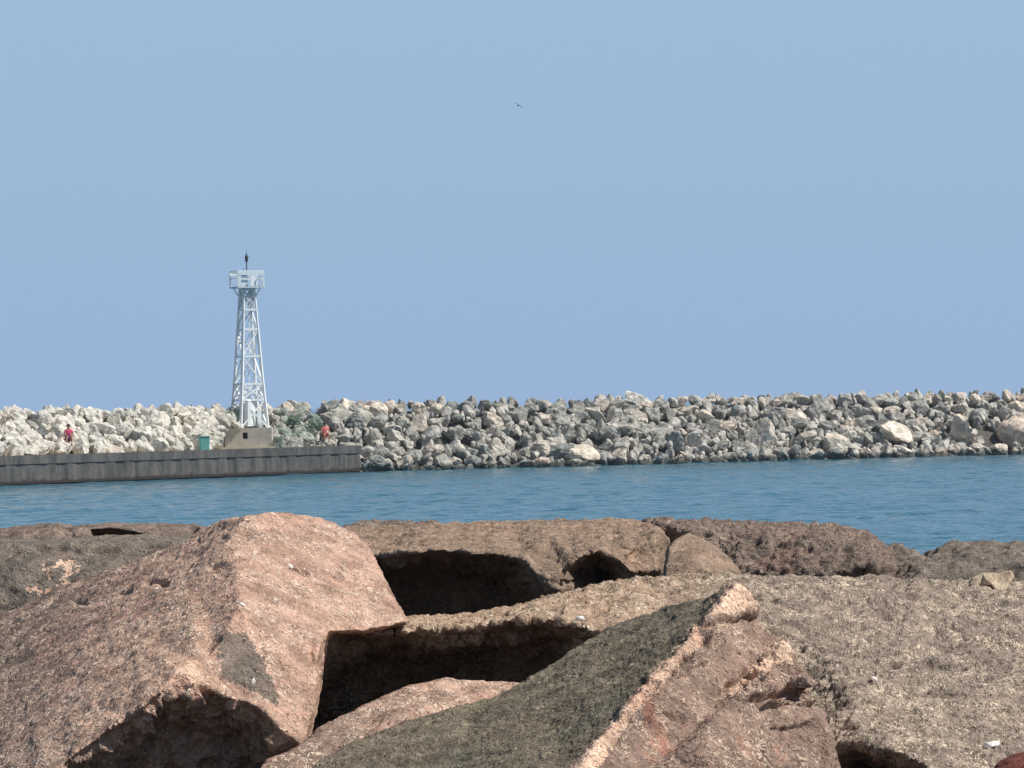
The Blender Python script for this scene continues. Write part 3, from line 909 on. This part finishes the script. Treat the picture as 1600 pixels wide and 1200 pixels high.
for a_, b_, last in ((LINE[0], LINE[1], 0), (LINE[1], LINE[2], 1)):
    d = (b_ - a_).normalized(); n = Vector((-d.y, d.x))
    e0, e1 = a_ - d * 0.0, b_ + d * (0.12 if last else 0.0)
    q = [e0 - n * 0.045, e1 - n * 0.045, e1 + n * 0.75, e0 + n * 0.75]
    vb = [bm.verts.new((w.x - W0.x, w.y - W0.y, 1.18)) for w in q]
    vt = [bm.verts.new((w.x - W0.x, w.y - W0.y, 1.66)) for w in q]
    bm.faces.new(vb[::-1]); bm.faces.new(vt)
    for i in range(4): bm.faces.new((vb[i], vb[(i + 1) % 4], vt[(i + 1) % 4], vt[i]))
obj('cap', bm, pm, wall)
bm = bmesh.new()
for a_, b_ in ((LINE[0], LINE[1]), (LINE[1], LINE[2])):
    d = (b_ - a_).normalized(); n = Vector((-d.y, d.x))
    bar(bm, (a_.x - n.x * 0.1 - W0.x, a_.y - n.y * 0.1 - W0.y, 0.15), (b_.x - n.x * 0.1 - W0.x, b_.y - n.y * 0.1 - W0.y, 0.15), 0.12, 0.12)
obj('waler', bm, plain('rust_waler', S(50, 40, 38), 0.9, var=0.4), wall)
# level fill behind the wall
bm = bmesh.new()
q = []
for i in range(3):
    p = LINE[i]; d = (LINE[min(i + 1, 2)] - LINE[max(0, i - 1)]).normalized() if i < 2 else (LINE[2] - LINE[1]).normalized()
    n = Vector((-d.y, d.x))
    q.append((p + n * 0.5, p + n * 5.0))
rows = [[bm.verts.new((w.x, w.y, 1.6)) for w in pr] for pr in q]
for a_, b_ in zip(rows[:-1], rows[1:]): bm.faces.new((a_[0], b_[0], b_[1], a_[1]))
tag(obj('path', bm, plain('pale_fill', S(190, 180, 162), 0.95, var=0.25, scale=1.0)), 'narrow pale path along the top of the sheet pile wall', kind='structure')

# ------------------------------------------------------------------ tower and its footing
TD = 234.5
tb = P(388, 697, TD)
gz = 1.6
K = TD / F
foot = empty('concrete_footing', (tb.x, tb.y, gz))
tag(foot, 'weathered concrete footing block with a dark opening, under the white tower', 'footing')
conc = plain('weathered_concrete', S(192, 186, 174), 0.92, var=0.5, scale=2.2)
FW, FH, FDp = 74 * K, 33 * K, 2.6
bm = bmesh.new()
# block built round its opening: left, right, over, behind
ow, oh0, oh1, oc = 0.30, 0.62, 1.0, -0.18
box(bm, (-(FW / 2 + oc - ow / 2) / 2 * 1 + 0 - 0 + (oc - ow / 2) / 2 - 0, FDp / 2, FH / 2), (0.001, 0.001, 0.001))
bmesh.ops.delete(bm, geom=bm.verts[:], context='VERTS')
xl, xr, a0, a1 = -FW / 2, FW / 2, oc - ow / 2, oc + ow / 2
box(bm, ((xl + a0) / 2, FDp / 2, FH / 2), (a0 - xl, FDp, FH))
box(bm, ((a1 + xr) / 2, FDp / 2, FH / 2), (xr - a1, FDp, FH))
box(bm, (oc, FDp / 2, oh0 / 2), (ow, FDp, oh0))
box(bm, (oc, FDp / 2, (oh1 + FH) / 2), (ow, FDp, FH - oh1))
box(bm, (oc, FDp * 0.8, (oh0 + oh1) / 2), (ow, FDp * 0.3, oh1 - oh0))
obj('block', bm, conc, foot)
bm = bmesh.new()
box(bm, (0, FDp / 2 - 0.1, 0.07), (FW + 0.5, FDp + 0.3, 0.14))
obj('plinth', bm, plain('pale_plinth', S(196, 186, 168), 0.9), foot)

white = plain('white_steel', S(244, 246, 246), 0.45, var=0.06)
grey = plain('grey_steel', S(204, 211, 217), 0.5, 0.0, var=0.12)
dark = plain('dark_steel', S(58, 60, 70), 0.6, 0.2, var=0.2)
tower = empty('light_tower', (tb.x, tb.y + FDp / 2, gz + FH), 0.42)
tag(tower, 'white lattice navigation light tower with a caged platform and mast on top', 'tower')
Z0 = gz + FH
def tz(py): return (P(388, py, TD + FDp / 2).z - Z0)
def hw(z):        # half width of the tower at height z over the footing
    H = tz(452)
    t_ = z / H
    return (0.80 * (1 - t_) + 0.34 * t_) * (1.0 + 0.10 * (1 - t_) ** 3)
Ht = tz(452)
levels = [0.0, tz(625), tz(600), tz(557), tz(515), tz(484), Ht]
corners = [(-1, -1), (1, -1), (1, 1), (-1, 1)]
lean = Vector((0.0, 0.0, 0.0))
def cp(c, z): return Vector((c[0] * hw(z), c[1] * hw(z), z))
for c in corners:
    bm = bmesh.new()
    for z0_, z1_ in zip(levels[:-1], levels[1:]):
        w = 0.14 if z1_ < tz(500) else 0.12
        bar(bm, cp(c, z0_), cp(c, z1_), w, w)
    obj('leg', bm, white, tower)
for i, z in enumerate(levels[1:]):
    bm = bmesh.new()
    for a_, b_ in zip(corners, corners[1:] + corners[:1]):
        bar(bm, cp(a_, z), cp(b_, z), 0.12, 0.12)
    obj('cross_frame', bm, white if i < 5 else grey, tower)
for i, (z0_, z1_) in enumerate(zip(levels[:-1], levels[1:])):
    bm = bmesh.new()
    for j, (a_, b_) in enumerate(zip(corners, corners[1:] + corners[:1])):
        if i < 2 or i == 5:
            bar(bm, cp(a_, z0_), cp(b_, z1_), 0.08); bar(bm, cp(b_, z0_), cp(a_, z1_), 0.09)
        elif (i + j) % 2: bar(bm, cp(a_, z0_), cp(b_, z1_), 0.08)
        else: bar(bm, cp(b_, z0_), cp(a_, z1_), 0.08)
    obj('diagonal_brace', bm, white if i < 4 else grey, tower)
# white cabinet and panels low inside the frame
bm = bmesh.new()
RC = Matrix.Rotation(0.5, 3, 'Z')
box(bm, (-0.2, -0.5, 0.85), (0.72, 0.5, 1.5), RC); box(bm, (-0.2, -0.5, 1.63), (0.80, 0.58, 0.06), RC)
cab = obj('cabinet', bm, white, tower)
bm = bmesh.new(); box(bm, Vector((-0.2, -0.5, 0.85)) + RC @ Vector((0, -0.265, 0)), (0.56, 0.03, 1.3), RC); obj('door', bm, plain('white_door', S(226, 230, 228), 0.5), cab)
bm = bmesh.new(); box(bm, (0.45, -0.55, 0.55), (0.36, 0.3, 1.0)); obj('battery_box', bm, plain('pale_box', S(214, 226, 226), 0.5), tower)
for z in (0.0,):
    for c in corners:
        bm = bmesh.new(); box(bm, (c[0] * hw(0), c[1] * hw(0), 0.03), (0.32, 0.32, 0.06)); obj('foot_plate', bm, white, tower)
# ladder on the right rear face
bm = bmesh.new()
for dx in (-0.18, 0.18):
    bar(bm, (0.1 + dx, hw(0) - 0.12, 0.0), (0.05 + dx * 0.9, hw(Ht) - 0.08, Ht), 0.05)
z = 0.3
while z < Ht - 0.1:
    f_ = z / Ht
    bar(bm, (0.1 - 0.18, hw(0) * (1 - f_) + hw(Ht) * f_ - 0.11, z), (0.1 + 0.18, hw(0) * (1 - f_) + hw(Ht) * f_ - 0.11, z), 0.03)
    z += 0.3
obj('ladder', bm, white, tower)
# platform with its railing cage
zp = tz(450)
PW = 43 * K / 2
bm = bmesh.new(); box(bm, (0, 0, zp + 0.03), (PW * 2 + 0.1, PW * 1.7, 0.09))
obj('platform', bm, grey, tower)
for c in corners:
    bm = bmesh.new()
    bar(bm, cp(c, Ht - 0.5), (c[0] * PW * 0.8, c[1] * PW * 0.7, zp), 0.06)
    obj('bracket', bm, grey, tower)
zt = tz(424)
ry = PW * 0.82
bm = bmesh.new()
for x in (-PW, -PW * 0.02, PW):
    for y in (-ry, ry):
        bar(bm, (x, y, zp + 0.07), (x, y, zt), 0.07)
for z in (zt, zp + 0.55):
    bar(bm, (-PW, -ry, z), (PW, -ry, z), 0.05); bar(bm, (-PW, ry, z), (PW, ry, z), 0.05)
    bar(bm, (-PW, -ry, z), (-PW, ry, z), 0.05); bar(bm, (PW, -ry, z), (PW, ry, z), 0.05)
obj('railing', bm, white, tower)
pale = plain('pale_panel', S(216, 230, 236), 0.5, var=0.08)
bm = bmesh.new(); box(bm, (0, -ry - 0.03, zt - 0.12), (PW * 2 + 0.06, 0.03, 0.24)); box(bm, (0, ry + 0.03, zt - 0.12), (PW * 2 + 0.06, 0.03, 0.24)); obj('sign_board', bm, pale, tower)
bm = bmesh.new(); box(bm, (-PW * 0.62, -ry + 0.10, zp + 0.55), (0.62, 0.05, 0.72)); box(bm, (-PW + 0.1, -ry - 0.02, zp + 0.48), (0.2, 0.03, 0.72)); obj('panel', bm, pale, tower)
bm = bmesh.new(); box(bm, (PW * 0.13, -ry - 0.02, zp + 0.5), (0.2, 0.04, 0.8)); obj('panel', bm, white, tower)
bm = bmesh.new(); box(bm, (PW * 0.5, -0.2, zp + 0.5), (0.34, 0.3, 0.75)); obj('equipment_box', bm, pale, tower)
bm = bmesh.new(); bar(bm, (PW * 0.7, -ry - 0.02, zp + 0.07), (PW * 0.7, -ry - 0.02, zt - 0.2), 0.06); obj('rail_post', bm, grey, tower)
# mast with lantern and small aerials
zm = tz(390)
bm = bmesh.new(); bar(bm, (0.0, 0, zp), (0.0, 0, zm - 0.25), 0.08, 0.06, sides=8); obj('mast', bm, dark, tower)
bm = bmesh.new()
bar(bm, (0, 0, zm - 0.75), (0, 0, zm - 0.45), 0.16, 0.20, sides=12); bar(bm, (0, 0, zm - 0.45), (0, 0, zm - 0.30), 0.22, 0.1, sides=12)
bar(bm, (0, 0, zm - 0.30), (0, 0, zm), 0.03, 0.015, sides=6)
obj('lantern', bm, dark, tower)
bm = bmesh.new()
bar(bm, (0, 0, zm - 0.5), (0.24, 0, zm - 0.42), 0.025); bar(bm, (-0.22, 0, zp + 0.95), (0, 0, zp + 0.75), 0.025); bar(bm, (-0.22, 0, zp + 0.95), (-0.22, 0, zp + 1.2), 0.03)
obj('aerial', bm, dark, tower)

# ------------------------------------------------------------------ teal container, bush, people
s = bank_at(310, 1.7)
p, d = line_at(s); n = Vector((-d.y, d.x, 0))
tp = Vector((p.x, p.y, 1.6)) + n * 0.45
teal = plain('teal_plastic', S(120, 190, 176), 0.5, var=0.12)
bin_ = empty('container', tp, 0.25)
tag(bin_, 'small teal box-shaped container standing on the wall edge left of the tower', 'container', None)
bm = bmesh.new(); bmesh.ops.create_cone(bm, cap_ends=True, segments=4, radius1=0.36, radius2=0.44, depth=0.78, matrix=Matrix.Translation((0, 0, 0.41)) @ Matrix.Rotation(R(45), 4, 'Z'))
bmesh.ops.bevel(bm, geom=bm.edges[:], offset=0.03, segments=2, affect='EDGES')
obj('body', bm, teal, bin_)
bm = bmesh.new(); box(bm, (0, 0, 0.84), (0.68, 0.68, 0.07)); bmesh.ops.bevel(bm, geom=bm.edges[:], offset=0.02, segments=2, affect='EDGES'); obj('lid', bm, plain('teal_lid', S(96, 160, 148), 0.5), bin_)

leaf_m = plain('bush_leaf', S(124, 146, 126), 0.7, var=0.35, scale=8)
def bush(px, z, w, h, label, seed):
    s = bank_at(px, z)
    b = bank(s, z)
    p, d = line_at(s)
    b -= Vector((-d.y, d.x, 0)) * 0.5
    root = empty('bush', b)
    tag(root, label, 'bush', 'bushes on the far breakwater')
    g = random.Random(seed)
    bm = bmesh.new()
    for k in range(420):
        c = Vector((g.gauss(0, 0.38) * w, g.gauss(0, 0.3) * w, abs(g.gauss(0.45, 0.3)) * h))
        q = Euler((g.uniform(0, 6), g.uniform(0, 6), g.uniform(0, 6))).to_matrix()
        r = g.uniform(0.06, 0.13)
        vs_ = [bm.verts.new(c + q @ Vector(u)) for u in ((-r, 0, 0), (0, -r * 0.45, 0.02), (r, 0, 0), (0, r * 0.45, 0.02))]
        bm.faces.new(vs_)
    obj('foliage', bm, leaf_m, root)
    bm = bmesh.new()
    for k in range(7):
        bar(bm, (g.uniform(-.1, .1), g.uniform(-.1, .1), -0.2), (g.gauss(0, 0.3) * w, g.gauss(0, 0.25) * w, h * g.uniform(0.5, 0.9)), 0.04, 0.015, sides=5)
    obj('stem', bm, plain('bush_stem', S(86, 72, 58), 0.9), root)
bush(484, 2.6, 0.7, 0.6, 'low green bush among the stones just left of the person in coral red', 3)
bush(448, 3.0, 0.55, 0.5, 'low green bush among the stones just right of the tower footing', 4)

skin_m = plain('skin', S(172, 124, 98), 0.6, var=0.08)
hair_m = plain('dark_hair', S(44, 34, 30), 0.7)
def skinned(name, chains, mat, parent, sub=1):
    verts, edges, rad = [], [], []
    idx = {}
    for ch in chains:
        prev = None
        for (x, y, z, r) in ch:
            key = (round(x, 3), round(y, 3), round(z, 3))
            if key not in idx:
                idx[key] = len(verts); verts.append((x, y, z)); rad.append(r)
            if prev is not None and prev != idx[key]: edges.append((prev, idx[key]))
            prev = idx[key]
    me = bpy.data.meshes.new(name)
    me.from_pydata(verts, edges, [])
    o = bpy.data.objects.new(name, me)
    COL.objects.link(o)
    o.modifiers.new('k', 'SKIN')
    for i, sv in enumerate(me.skin_vertices[0].data):
        sv.radius = (rad[i], rad[i]); sv.use_root = (i == 0)
    sd = o.modifiers.new('u', 'SUBSURF'); sd.levels = sub; sd.render_levels = sub
    dg = bpy.context.evaluated_depsgraph_get(); dg.update()
    m2 = bpy.data.meshes.new_from_object(o.evaluated_get(dg))
    o.modifiers.clear(); o.data = m2; m2.name = name
    bpy.data.meshes.remove(me)
    m2.materials.clear(); m2.materials.append(mat)
    for p in m2.polygons: p.use_smooth = True
    o.parent = parent
    return o

def person(loc, rz, top, bottom, label):
    root = empty('person', loc, rz)                    # seated on a stone, facing -Y, seat at z = 0
    tag(root, label, 'person', 'people on the far breakwater')
    hip, waist, chest, neck = (0, 0, 0.12, 0.14), (0, -0.02, 0.30, 0.125), (0, -0.05, 0.50, 0.14), (0, -0.07, 0.62, 0.055)
    head, crown = (0, -0.10, 0.74, 0.085), (0, -0.09, 0.83, 0.07)
    chains = [[hip, waist, chest, neck, (0, -0.09, 0.68, 0.06), head, crown], [head, (0, -0.185, 0.725, 0.022)]]
    cloth_t, cloth_b = [[(hip[0], hip[1], 0.16, 0.15), (0, -0.02, 0.30, 0.142), (0, -0.05, 0.50, 0.155), (0, -0.065, 0.585, 0.085)]], []
    for sx in (-1, 1):
        sh, el, wr, pa = (sx * 0.18, -0.05, 0.54, 0.055), (sx * 0.25, -0.12, 0.30, 0.042), (sx * 0.14, -0.36, 0.28, 0.028), (sx * 0.11, -0.42, 0.26, 0.034)
        chains.append([chest, sh, el, wr, pa])
        for k, (a_, L) in enumerate(((-0.5, 0.07), (-0.2, 0.085), (0.05, 0.08), (0.3, 0.065))):
            chains.append([pa, (pa[0] + 0.02 * (k - 1.5), pa[1] - 0.045, pa[2] - 0.008, 0.011), (pa[0] + 0.022 * (k - 1.5), pa[1] - L, pa[2] - 0.03, 0.009)])
        chains.append([wr, (wr[0] - sx * 0.03, wr[1] - 0.03, wr[2] - 0.005, 0.012), (wr[0] - sx * 0.055, wr[1] - 0.06, wr[2] - 0.02, 0.01)])
        hp, kn, an, to = (sx * 0.10, -0.03, 0.09, 0.095), (sx * 0.15, -0.44, 0.16, 0.062), (sx * 0.14, -0.46, -0.24, 0.042), (sx * 0.15, -0.62, -0.29, 0.036)
        chains.append([hip, hp, kn, an, (sx * 0.14, -0.48, -0.29, 0.042), to])
        cloth_t.append([(0, -0.05, 0.50, 0.155), (sx * 0.18, -0.05, 0.54, 0.07), (sx * 0.235, -0.10, 0.38, 0.06)])
        cloth_b.append([(0, 0, 0.11, 0.155), (sx * 0.10, -0.03, 0.09, 0.108), (sx * 0.14, -0.32, 0.14, 0.088)])
    skinned('body', chains, skin_m, root)
    skinned('shirt', cloth_t, top, root)
    skinned('shorts', cloth_b, bottom, root)
    bm = bmesh.new()
    bmesh.ops.create_uvsphere(bm, u_segments=16, v_segments=10, radius=0.112, matrix=Matrix.Translation((0, -0.075, 0.80)))
    bmesh.ops.delete(bm, geom=[v for v in bm.verts if v.co.z < 0.77 and v.co.y < -0.08], context='VERTS')
    obj('hair', bm, hair_m, root)
def seat(px, z, out):
    s = bank_at(px, z)
    p, d = line_at(s)
    return bank(s, z) - Vector((-d.y, d.x, 0)) * out
person(seat(92, 2.45, 0.75), 0.2, plain('pink_cloth', S(230, 84, 128), 0.8), plain('purple_cloth', S(120, 84, 110), 0.8), 'person with dark hair in a pink top sitting on the pale stones at left')
person(seat(494, 2.25, 0.7), 0.3, plain('coral_cloth', S(240, 128, 122), 0.8), plain('rose_cloth', S(196, 100, 104), 0.8), 'person in coral red sitting on the stones near the end of the piling')

# ------------------------------------------------------------------ bird
bl = P(810, 165, 260)
bird = empty('bird', bl, 0.5)
bird.rotation_euler = (0.0, 0.55, 0.4)
tag(bird, 'small dark bird gliding alone high in the sky', 'bird')
bird.scale = (0.75, 0.75, 0.75)
fe = plain('bird_feather', S(140, 152, 166), 0.8)
bodyc = [[(0, 0.17, 0.0, 0.01), (0, 0.10, 0.0, 0.035), (0, 0, 0, 0.055), (0, -0.12, 0.01, 0.05), (0, -0.19, 0.03, 0.036), (0, -0.25, 0.025, 0.012)], [(0, 0.17, 0, 0.01), (0, 0.25, 0.0, 0.028)]]
skinned('body', bodyc, fe, bird)
for sx in (-1, 1):
    bm = bmesh.new()
    rows_ = []
    for x, y0_, y1_, z in ((0.03, -0.09, 0.07, 0.02), (0.16, -0.14, 0.04, 0.06), (0.28, -0.10, 0.05, 0.06), (0.40, 0.0, 0.06, 0.03)):
        rows_.append([bm.verts.new((sx * x, y0_, z)), bm.verts.new((sx * x, (y0_ + y1_) / 2, z + 0.012)), bm.verts.new((sx * x, y1_, z)), bm.verts.new((sx * x, (y0_ + y1_) / 2, z - 0.01))])
    for a_, b_ in zip(rows_[:-1], rows_[1:]):
        for i in range(4): bm.faces.new((a_[i], a_[(i + 1) % 4], b_[(i + 1) % 4], b_[i]))
    bm.faces.new(rows_[0]); bm.faces.new(rows_[-1])
    obj('wing', bm, fe, bird)

# ------------------------------------------------------------------ sea air
hm = bpy.data.materials.new('sea_air'); hm.use_nodes = True
hn = hm.node_tree; hn.nodes.clear()
ho = hn.nodes.new('ShaderNodeOutputMaterial'); hv = hn.nodes.new('ShaderNodeVolumePrincipled')
hv.inputs['Color'].default_value = (0.80, 0.90, 1.0, 1)
hv.inputs['Density'].default_value = 0.0002
hv.inputs['Anisotropy'].default_value = 0.2
hn.links.new(hv.outputs[0], ho.inputs['Volume'])
bm = bmesh.new(); box(bm, (0, 150, 10.0), (700, 420, 28.0))
tag(obj('haze', bm, hm), 'thin bright sea air over the channel', kind='stuff')

# ------------------------------------------------------------------ light
sun_v = Vector((0.60, -0.13, 0.78)).normalized()
el, az = math.asin(sun_v.z), math.atan2(sun_v.x, sun_v.y)
ld = bpy.data.lights.new('sun', 'SUN')
ld.energy = 4.8
ld.angle = R(0.5)
ld.color = (1.0, 0.955, 0.88)
lo_ = bpy.data.objects.new('sun', ld)
COL.objects.link(lo_)
lo_.rotation_euler = (-sun_v).to_track_quat('-Z', 'Y').to_euler()

w = bpy.data.worlds.new('World')
scene.world = w
w.use_nodes = True
nt = w.node_tree
bg = nt.nodes['Background']
sky = nt.nodes.new('ShaderNodeTexSky')
sky.sky_type = 'NISHITA'
sky.sun_disc = False
sky.sun_elevation = el
sky.sun_rotation = az
sky.air_density = 1.0
sky.dust_density = 0.4
sky.ozone_density = 2.0
# clear sea air: the lowest degrees of the sky are an even pale blue, the Nishita sky takes over higher up
tc = nt.nodes.new('ShaderNodeTexCoord')
sz_ = nt.nodes.new('ShaderNodeSeparateXYZ')
nt.links.new(tc.outputs['Generated'], sz_.inputs[0])
lowr = nt.nodes.new('ShaderNodeValToRGB')
e0, e1 = lowr.color_ramp.elements
SKY_K = 1 / 0.05
mr = nt.nodes.new('ShaderNodeMapRange'); mr.inputs[1].default_value = 0.0; mr.inputs[2].default_value = 0.11
nt.links.new(sz_.outputs[2], mr.inputs[0]); nt.links.new(mr.outputs[0], lowr.inputs[0])
e0.color = (*S(153, 181, 216), 1)
e1.color = (*S(158, 189, 217), 1)
mul = nt.nodes.new('ShaderNodeVectorMath'); mul.operation = 'SCALE'; mul.inputs[3].default_value = SKY_K
nt.links.new(lowr.outputs[0], mul.inputs[0])
up = nt.nodes.new('ShaderNodeMapRange'); up.interpolation_type = 'SMOOTHSTEP'
up.inputs[1].default_value = 0.13; up.inputs[2].default_value = 0.45
nt.links.new(sz_.outputs[2], up.inputs[0])
mx = nt.nodes.new('ShaderNodeMix'); mx.data_type = 'RGBA'
nt.links.new(up.outputs[0], mx.inputs[0]); nt.links.new(mul.outputs[0], mx.inputs[6]); nt.links.new(sky.outputs[0], mx.inputs[7])
nt.links.new(mx.outputs[2], bg.inputs['Color'])
bg.inputs['Strength'].default_value = 0.05
scene.view_settings.view_transform = 'Standard'
scene.view_settings.look = 'None'
scene.view_settings.exposure = 0
scene.view_settings.gamma = 1
